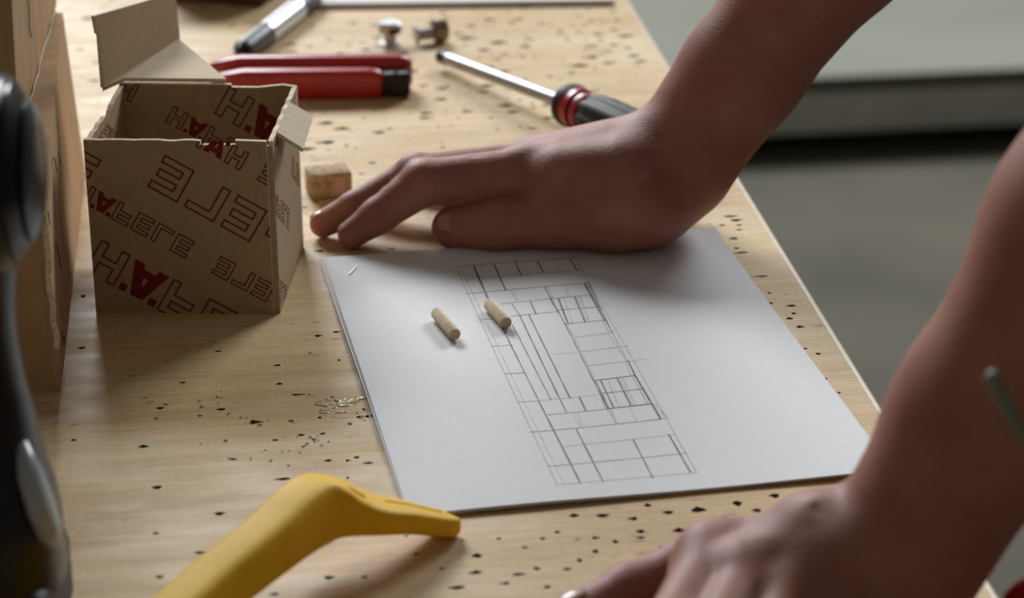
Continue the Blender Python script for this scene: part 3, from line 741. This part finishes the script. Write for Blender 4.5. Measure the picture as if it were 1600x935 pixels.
# ------------------------------------------------------------------ far sheet and dark folder at the top of the picture
def thin(name, P, z0, z1, mt, label, cat):
    c_ = sum((Vector(p) for p in P), Vector())/len(P); m = bmesh.new()
    slab(m, [Vector((p[0]-c_.x, p[1]-c_.y, (z1-z0)/2)) for p in P], (0, 0, 1), z1-z0)
    o = bm_obj(name, m, mt); o.location = (c_.x, c_.y, z0); return tag(o, label, cat)
p, q = tp(497, 14), tp(960, 8)
thin('paper_pad', [p, q, q + Vector((-.03, .21, 0)), p + Vector((-.03, .21, 0))], .0, .004, PAPER, 'white paper pad at the far end of the bench', 'paper')
p, q = tp(262, 2), tp(412, 12)
fo = empty('dark_case', (p+q)/2, math.atan2((q-p).y, (q-p).x)); tag(fo, 'dark maroon case at the far left end of the bench', 'case')
L = (q-p).length
m = bmesh.new(); bx(m, (0, .06, .014), (L, .12, .028), 0, .003, 2); bm_obj('body', m, MAROON, fo, True, 40)
m = bmesh.new(); bx(m, (0, .06, .034), (L+.004, .124, .012), 0, .003, 2); bm_obj('lid', m, MAROON, fo, True, 40)

# ------------------------------------------------------------------ red handled hook tool in the right corner, nearest the lens
hb_ = tp(1606, 1068); hk = empty('hook_tool', hb_); tag(hk, 'thin grey-green bent rod with red handle at the right front corner', 'hook tool')
m = bmesh.new(); lathe(m, (0, 0, 0), (0, 0, 1), [(0, .013), (.002, .0145), (.028, .0140), (.037, .0105), (.042, .0050)], 32); bm_obj('handle', m, RED, hk, True, 50)
rodp = [(0, 0, .036), (.0004, -.022, .062), (.001, -.055, .096)]
e1, e2, e3 = tp(1553, 592, .156)-hb_, tp(1575, 640, .146)-hb_, tp(1606, 690, .134)-hb_
RODM = mat('rod_coating', (.17, .18, .14), .45, var=.15)
m = bmesh.new(); pth = smooth_path(rodp + [tuple(e3), tuple(e2), tuple(e1)], 6)
sweep(m, pth, [(.0024, .0024)]*len(pth), up=(0, 1, 0), seg=14); bm_obj('rod', m, RODM, hk, True, 50)
m = bmesh.new(); bmesh.ops.create_uvsphere(m, u_segments=16, v_segments=10, radius=.0030, matrix=Matrix.Translation(e1)); bm_obj('rod_tip', m, RODM, hk, True)

# ------------------------------------------------------------------ person leaning on the bench: bare forearms and hands in view
class Field:
    def __init__(s, lo, hi, h):
        s.lo = np.array(lo, float); s.h = h
        s.n = np.ceil((np.array(hi)-s.lo)/h).astype(int)+1
        s.D = np.full(s.n, .5, np.float32)
        s.ax = [s.lo[i]+h*np.arange(s.n[i]) for i in range(3)]
    def sub(s, lo, hi):
        a = np.clip(np.floor((lo-s.lo)/s.h).astype(int), 0, s.n); b = np.clip(np.ceil((hi-s.lo)/s.h).astype(int)+1, 0, s.n)
        return tuple(slice(a[i], b[i]) for i in range(3))
    def dist(s, sl, a, b, ra, rb, flat=None):
        X, Y, Z = np.meshgrid(s.ax[0][sl[0]], s.ax[1][sl[1]], s.ax[2][sl[2]], indexing='ij')
        ab = b-a; L2 = max(ab@ab, 1e-12)
        px, py, pz = X-a[0], Y-a[1], Z-a[2]
        t = np.clip((px*ab[0]+py*ab[1]+pz*ab[2])/L2, 0, 1)
        px = px-t*ab[0]; py = py-t*ab[1]; pz = pz-t*ab[2]
        if flat is not None:
            n, f = flat; q = px*n[0]+py*n[1]+pz*n[2]; k = q*(1/f-1)
            px = px+k*n[0]; py = py+k*n[1]; pz = pz+k*n[2]
        d = np.sqrt(px*px+py*py+pz*pz) - (ra+(rb-ra)*t)
        if flat is not None: d = d*min(1.0, flat[1]**.5)
        return d.astype(np.float32)
def smin(a, b, k):
    h = np.clip(.5+.5*(b-a)/k, 0, 1); return b*(1-h)+a*h-k*h*(1-h)
def v3(p): return np.array(tuple(p), float)
def grow(F, A, a, b, ra, rb, k, flat=None):
    a, b = v3(a), v3(b); r = max(ra, rb)*(1 if flat is None else max(1, flat[1])) + 3*k + .006
    sl = F.sub(np.minimum(a, b)-r, np.maximum(a, b)+r)
    if flat is not None: n = v3(flat[0]); flat = (n/np.linalg.norm(n), flat[1])
    A[sl] = smin(A[sl], F.dist(sl, a, b, ra, rb, flat), k)
def carve(F, A, a, b, r, k):
    a, b = v3(a), v3(b); m = r+3*k+.004
    sl = F.sub(np.minimum(a, b)-m, np.maximum(a, b)+m)
    A[sl] = -smin(-A[sl], F.dist(sl, a, b, r, r), k)
def finger(F, A, pts, rad, k=.0035, join=.0010):
    P = [v3(p) for p in pts]; m = max(rad)+.012
    sl = F.sub(np.min(P, 0)-m, np.max(P, 0)+m)
    d = None
    for i in range(len(P)-1):
        q = F.dist(sl, P[i], P[i+1], rad[i], rad[i+1]); d = q if d is None else smin(d, q, k)
    A[sl] = smin(A[sl], d, join)
def nets(F, A):
    D = A; s = D < 0
    c = [s[i:s.shape[0]-1+i, j:s.shape[1]-1+j, k:s.shape[2]-1+k] for i in (0, 1) for j in (0, 1) for k in (0, 1)]
    tot = sum(x.astype(np.int8) for x in c); act = (tot > 0) & (tot < 8)
    idx = np.argwhere(act); vid = np.full(act.shape, -1, np.int64); vid[act] = np.arange(len(idx))
    acc = np.zeros((len(idx), 3)); cnt = np.zeros(len(idx))
    off = [(i, j, k) for i in (0, 1) for j in (0, 1) for k in (0, 1)]
    for a in range(8):
        for ax in range(3):
            if off[a][ax]: continue
            o2 = list(off[a]); o2[ax] = 1
            p = idx+off[a]; q = idx+o2
            va = D[p[:, 0], p[:, 1], p[:, 2]]; vb = D[q[:, 0], q[:, 1], q[:, 2]]
            x = (va < 0) != (vb < 0); t = np.where(x, va/np.where(va == vb, 1, va-vb), 0)
            pos = np.array(off[a], float)[None].repeat(len(idx), 0); pos[:, ax] += t
            acc[x] += pos[x]; cnt[x] += 1
    V = F.lo + F.h*(idx + acc/cnt[:, None])
    faces = []
    for ax in range(3):
        sl0 = [slice(None)]*3; sl1 = [slice(None)]*3; sl0[ax] = slice(0, -1); sl1[ax] = slice(1, None)
        x = s[tuple(sl0)] != s[tuple(sl1)]; e = np.argwhere(x)
        b, c_ = [(1, 2), (2, 0), (0, 1)][ax]
        ok = (e[:, b] > 0) & (e[:, c_] > 0) & (e[:, b] < D.shape[b]-1) & (e[:, c_] < D.shape[c_]-1); e = e[ok]
        q = []
        for db, dc in ((-1, -1), (0, -1), (0, 0), (-1, 0)):
            p = e.copy(); p[:, b] += db; p[:, c_] += dc; q.append(vid[p[:, 0], p[:, 1], p[:, 2]])
        f = np.stack(q, 1); neg = ~s[e[:, 0], e[:, 1], e[:, 2]]
        f[neg] = f[neg][:, ::-1]; faces.append(f)
    return V, np.concatenate(faces)

parts = []
# ---- far arm: right hand flat on the bench, thumb towards the lens
Wr = tp(1052, 258, .037)
FD = Vector((.575, .06, .815)).normalized()
El = Wr + FD*.255; Sh = Vector((.405, 1.315, .49))
idx_ = [tp(815, 272, .0345), tp(664, 285, .0335), tp(590, 338, .0165), tp(550, 366, .0078)]
mid_ = [tp(825, 256, .033), tp(652, 272, .0335), tp(555, 325, .0165), tp(505, 350, .0078)]
rng_ = [v + Vector((0, .0, 0)) for v in (tp(845, 250, .0275), tp(690, 272, .0255), tp(605, 300, .0145), tp(560, 315, .0078))]
pky_ = [tp(865, 250, .0215), tp(745, 268, .018), tp(695, 280, .011), tp(660, 290, .0070)]
thb_ = [tp(1000, 322, .028), tp(868, 340, .0180), tp(775, 352, .0138), tp(706, 356, .0112)]
F = Field((-.135, 1.225, -.004), (.43, 1.47, .50), .0018)
A = F.D
fl = v3(FD.cross(Vector((-.35, .9, .1))))
# forearm
grow(F, A, Wr, Wr+FD*.06, .0270, .0300, .012)
grow(F, A, Wr+FD*.06, Wr+FD*.15, .0300, .0385, .015)
grow(F, A, Wr+FD*.15, El, .0385, .0390, .015)
grow(F, A, El, El.lerp(Sh, .5), .0400, .0440, .02); grow(F, A, El.lerp(Sh, .5), Sh, .0440, .0500, .02)
# palm
for q, r0, r1 in ((idx_[0], .0215, .0128), (mid_[0], .0220, .0122), (rng_[0], .0205, .0115), (pky_[0], .0185, .0108)):
    grow(F, A, Wr.lerp(q, .12), q, r0, r1, .010)
grow(F, A, tp(1010, 318, .026), tp(905, 330, .021), .0225, .0180, .010)          # ball of the thumb
grow(F, A, tp(905, 296, .031), tp(845, 297, .0295), .0150, .0115, .008)
grow(F, A, tp(1030, 300, .030), tp(960, 332, .0215), .0235, .0205, .010)
grow(F, A, Wr+Vector((-.004, .022, -.012)), pky_[0], .0190, .0110, .010)
grow(F, A, tp(1072, 262, .040), Wr+FD*.03, .0250, .0275, .010)
# fingers
FG = np.full_like(A, .5)
finger(F, FG, idx_, (.0140, .0120, .0094, .0078)); finger(F, FG, mid_, (.0120, .0104, .0088, .0074))
finger(F, FG, rng_, (.0112, .0098, .0084, .0072)); finger(F, FG, pky_, (.0100, .0086, .0075, .0066))
A = smin(A, FG, .0055)
TG = np.full_like(A, .5); finger(F, TG, thb_, (.0200, .0156, .0132, .0108), .005)
A = smin(A, TG, .0045)
grow(F, A, Wr+Vector((-.012, -.002, .006)), idx_[0].lerp(mid_[0], .5)+Vector((.016, 0, .002)), .0215, .0130, .014)
grow(F, A, tp(965, 262, .044), tp(880, 268, .040), .0140, .0125, .014)
# knuckles, tendons, wrist bone
for q, r in ((idx_[0], .0112), (mid_[0], .0110), (rng_[0], .0100)):
    grow(F, A, q+Vector((.002, 0, .0045)), q+Vector((-.003, 0, .0042)), r*.8, r*.8, .004)
for q in (idx_, mid_):
    grow(F, A, q[1]+Vector((.001, -.001, .0022)), q[1]+Vector((-.002, -.001, .0018)), .0090, .0088, .003)
for q, s in ((idx_[0], .0105), (mid_[0], .0105)):
    grow(F, A, Wr.lerp(q, .45)+Vector((0, 0, .0160)), q+Vector((.004, 0, s*.9)), .0030, .0022, .010)
# creases: wrist, thumb web, finger joints
cw = Vector((Wr.x, Wr.y, Wr.z))
cn = FD.cross(Vector((0, 1, 0))).normalized()
for s in (.000, .007):
    c0 = tp(1018+s*900, 196+s*400, .0600); c1 = tp(1048+s*700, 238, .060)
    carve(F, A, c0, c1, .0006, .0016)
carve(F, A, tp(806, 315, .026), tp(893, 292, .036), .0006, .0022)
for dx in (-7, 0, 7):
    carve(F, A, tp(745+dx, 243, .0475), tp(752+dx, 258, .040), .0003, .0012)
for dx in (0, 8):
    carve(F, A, tp(772+dx, 332, .022), tp(778+dx, 372, .010), .0003, .0010)
parts.append(nets(F, A))
nails = [('thumb', thb_[3], thb_[2], Vector((-.05, -.75, .62)), .0090, .0105)]
nails += [('index', idx_[3], idx_[2], Vector((-.45, -.15, .85)), .0066, .0080), ('middle', mid_[3], mid_[2], Vector((-.45, -.05, .85)), .0066, .0080)]

# ---- near arm: left hand on the bench corner, back of the hand to the lens
Wl = tp(1414, 862, .044)
GD = Vector((.445, .045, .89)).normalized()
El2 = Wl + GD*.25; Sh2 = Vector((.405, .90, .50))
i2 = [tp(1118, 876, .034), tp(1052, 985, .033), tp(1012, 1062, .016), tp(996, 1096, .0078)]
hd = (Vector(i2[0])-Wl); side = Vector((.66, -.75, 0)).normalized()
def off2(s, fwd, dz): return [p + side*s + Vector((-.45, -.89, 0))*fwd + Vector((0, 0, dz if j < 2 else 0)) for j, p in enumerate(i2)]
m2 = off2(.0200, .004, .002); r2 = off2(.0390, .000, -.001); k2_ = off2(.0560, -.010, -.005)
t2_ = [tp(1290, 862, .032), tp(1075, 894, .0165), tp(982, 928, .0130), tp(905, 965, .0105)]
F = Field((.0, .735, -.004), (.46, 1.0, .50), .0018)
A = F.D
grow(F, A, Wl, Wl+GD*.06, .0305, .0320, .012)
grow(F, A, Wl+GD*.06, Wl+GD*.14, .0320, .0370, .015)
grow(F, A, Wl+GD*.14, El2, .0370, .0400, .015)
grow(F, A, El2, El2.lerp(Sh2, .5), .0420, .0450, .02); grow(F, A, El2.lerp(Sh2, .5), Sh2, .0450, .0500, .02)
for q, r0, r1 in ((i2[0], .0235, .0128), (m2[0], .0240, .0125), (r2[0], .0220, .0118), (k2_[0], .0200, .0110)):
    grow(F, A, Wl.lerp(q, .10), q, r0, r1, .010)
grow(F, A, tp(1330, 880, .030), tp(1180, 890, .024), .0200, .0165, .010)
FG = np.full_like(A, .5)
finger(F, FG, i2, (.0132, .0112, .0090, .0075), .0035, .003); finger(F, FG, m2, (.0130, .0110, .0090, .0075), .0035, .003)
finger(F, FG, r2, (.0122, .0104, .0086, .0073), .0035, .003); finger(F, FG, k2_, (.0108, .0092, .0077, .0067), .0035, .003)
A = smin(A, FG, .010)
fw_ = Vector((-.004, -.008, -.001))
grow(F, A, Vector(i2[0])+fw_, Vector(r2[0])+fw_, .0120, .0110, .008)
grow(F, A, Wl.lerp(Vector(i2[0]), .45)+Vector((0, 0, .002)), Wl.lerp(Vector(r2[0]), .45)+Vector((0, 0, .001)), .0185, .0175, .014)
TG = np.full_like(A, .5); finger(F, TG, t2_, (.0180, .0125, .0108, .0094), .005)
A = smin(A, TG, .0040)
for q, r in ((i2[0], .0112), (m2[0], .0112), (r2[0], .0100)):
    grow(F, A, q+Vector((.003, 0, .0050)), q+Vector((-.003, -.001, .0045)), r*.8, r*.8, .007)
for q, s in ((i2[0], .0112), (m2[0], .0112), (r2[0], .0098)):
    grow(F, A, Wl.lerp(q, .35)+Vector((0, 0, .0185)), q+Vector((.006, 0, s)), .0030, .0026, .005)
grow(F, A, tp(1278, 812, .056), tp(1262, 806, .054), .0080, .0075, .008)
carve(F, A, tp(1275, 795, .064), tp(1320, 822, .068), .0006, .003)
parts.append(nets(F, A))
nails.append(('thumb', t2_[3], t2_[2], Vector((-.2, .15, .95)), .0088, .0100))

# ---- neck, head and chest opening (out of the picture, above the bench)
Ck = Vector((.47, 1.107, .50)); Nk = Vector((.405, 1.107, .60)); Hd = Vector((.335, 1.107, .685))
F = Field((.20, .98, .42), (.56, 1.24, .84), .004); A = F.D
grow(F, A, Ck, Nk, .062, .052, .02); grow(F, A, Nk, Hd+Vector((.04, 0, 0)), .052, .055, .02)
grow(F, A, Hd+Vector((.03, 0, .02)), Hd+Vector((-.01, 0, .045)), .082, .080, .02)
grow(F, A, Hd+Vector((-.02, 0, -.03)), Hd+Vector((-.055, 0, -.058)), .055, .036, .03)
grow(F, A, Hd+Vector((-.078, 0, .022)), Hd+Vector((-.100, 0, -.012)), .010, .013, .008)
for s in (-1, 1):
    carve(F, A, Hd+Vector((-.092, s*.032, .022)), Hd+Vector((-.096, s*.032, .020)), .011, .008)
    grow(F, A, Hd+Vector((.03, s*.084, .02)), Hd+Vector((.035, s*.086, -.015)), .012, .008, .008)
    grow(F, A, Hd+Vector((-.070, s*.032, .019)), Hd+Vector((-.072, s*.032, .018)), .0125, .0125, .003)
grow(F, A, Hd+Vector((-.083, -.018, -.045)), Hd+Vector((-.083, .018, -.045)), .0065, .0065, .003)
grow(F, A, Hd+Vector((-.078, -.016, -.056)), Hd+Vector((-.078, .016, -.056)), .0070, .0070, .003)
parts.append(nets(F, A))

VV, FF, o = [], [], 0
for v, f in parts:
    VV.append(v); FF.append(f+o); o += len(v)
VV = np.concatenate(VV); FF = np.concatenate(FF)
me = bpy.data.meshes.new('person')
PO = Vector((.62, 1.107, FLOOR_Z))
me.vertices.add(len(VV)); me.vertices.foreach_set('co', (VV-v3(PO)).ravel())
me.loops.add(FF.size); me.loops.foreach_set('vertex_index', FF.ravel().astype(np.int32))
me.polygons.add(len(FF)); me.polygons.foreach_set('loop_start', np.arange(0, FF.size, 4, dtype=np.int32))
me.polygons.foreach_set('use_smooth', np.ones(len(FF), bool))
me.update(calc_edges=True); me.validate(); me.materials.append(SKIN)
person = bpy.data.objects.new('person', me); C.objects.link(person); person.location = PO
tag(person, 'person leaning on the bench with both bare hands flat beside the drawing', 'person')
for nm, tip, prev, n, wd, ln in nails:
    d = (Vector(tip)-Vector(prev)).normalized(); n = (n - d*n.dot(d)).normalized(); s = d.cross(n)
    r = {'thumb': .0108}.get(nm, .0076)
    m = bmesh.new(); nu, nv = 10, 8; g = []
    for layer, dr in ((0, .0001), (1, -.0014)):
        for i in range(nv+1):
            for j in range(nu+1):
                a_ = (j/nu-.5); b_ = (i/nv-.5)
                wdt = wd*.5*math.sqrt(max(0.05, 1-.85*abs(2*b_)**3.2))
                x = 2*a_*wdt; q = Vector(tip) + d*(b_*ln+.0006) + s*x + n*(math.sqrt(max(r*r-x*x*.9, 0))+dr-.06*(b_*ln)**2/r - (.35 if b_ > 0 else .1)*abs(b_*ln)**2/r)
                g.append(m.verts.new(q-PO))
    K = (nu+1)*(nv+1)
    for i in range(nv):
        for j in range(nu):
            a_ = i*(nu+1)+j
            m.faces.new((g[a_], g[a_+1], g[a_+nu+2], g[a_+nu+1])); m.faces.new((g[K+a_], g[K+a_+nu+1], g[K+a_+nu+2], g[K+a_+1]))
    rim = [j for j in range(nu+1)] + [i*(nu+1)+nu for i in range(1, nv+1)] + [nv*(nu+1)+j for j in range(nu-1, -1, -1)] + [i*(nu+1) for i in range(nv-1, 0, -1)]
    for a_, b_ in zip(rim, rim[1:]+rim[:1]): m.faces.new((g[a_], g[K+a_], g[K+b_], g[b_]))
    bm_obj('nail', m, NAIL, person, True, 60)

def cloth_part(name, lo, hi, h, prims, mt, cut=None):
    F = Field(lo, hi, h); A = F.D
    for p in prims: grow(F, A, *p)
    if cut:
        for p in cut: carve(F, A, *p)
    V, Q = nets(F, A)
    o = mesh(name, V, Q.tolist(), mt, person, True); return o
Hp = Vector((.64, 1.107, .03))
prims = [(Ck+Vector((-.01, -.13, -.05)), Ck+Vector((-.01, .13, -.05)), .105, .105, .05), (Ck+Vector((.05, -.07, -.16)), Ck+Vector((.05, .07, -.16)), .125, .125, .06),
         (Ck+Vector((.10, -.06, -.28)), Ck+Vector((.10, .06, -.28)), .125, .125, .06), (Hp+Vector((0, -.07, .03)), Hp+Vector((0, .07, .03)), .12, .12, .05)]
for S_, E_ in ((Sh, El), (Sh2, El2)):
    prims += [(S_+Vector((.02, 0, -.005)), S_.lerp(E_, .52), .068, .058, .03)]
cloth_part('tshirt', (.22, .76, .0), (.80, 1.46, .66), .006, prims, CLOTH)
legs = []
for s in (-1, 1):
    H_ = Hp+Vector((0, s*.085, 0)); K_ = Vector((.60, 1.107+s*.10, -.42)); A_ = Vector((.66, 1.107+s*.11, FLOOR_Z+.09))
    legs += [(H_, K_, .092, .066, .03), (K_, A_, .064, .056, .02)]
cloth_part('trousers', (.50, .90, FLOOR_Z+.03), (.80, 1.32, .14), .007, [(Hp+Vector((0, -.06, -.01)), Hp+Vector((0, .06, -.01)), .115, .115, .05)] + legs, DENIM)
for s in (-1, 1):
    A_ = Vector((.66, 1.107+s*.11, FLOOR_Z))
    cloth_part('shoe', (A_.x-.26, A_.y-.08, FLOOR_Z-.002), (A_.x+.10, A_.y+.08, FLOOR_Z+.16), .004,
               [(A_+Vector((.02, 0, .05)), A_+Vector((.01, 0, .10)), .046, .046, .02), (A_+Vector((.03, 0, .04)), A_+Vector((-.17, 0, .035)), .042, .036, .02)], LEATHER)
cloth_part('hair', (.22, .98, .60), (.50, 1.24, .86), .004,
           [(Hd+Vector((.045, 0, .03)), Hd+Vector((.0, 0, .058)), .088, .084, .02), (Hd+Vector((.05, 0, .0)), Hd+Vector((.06, 0, -.02)), .075, .06, .02), (Hd+Vector((-.02, -.03, .085)), Hd+Vector((-.02, .03, .085)), .05, .05, .02)], HAIRM)
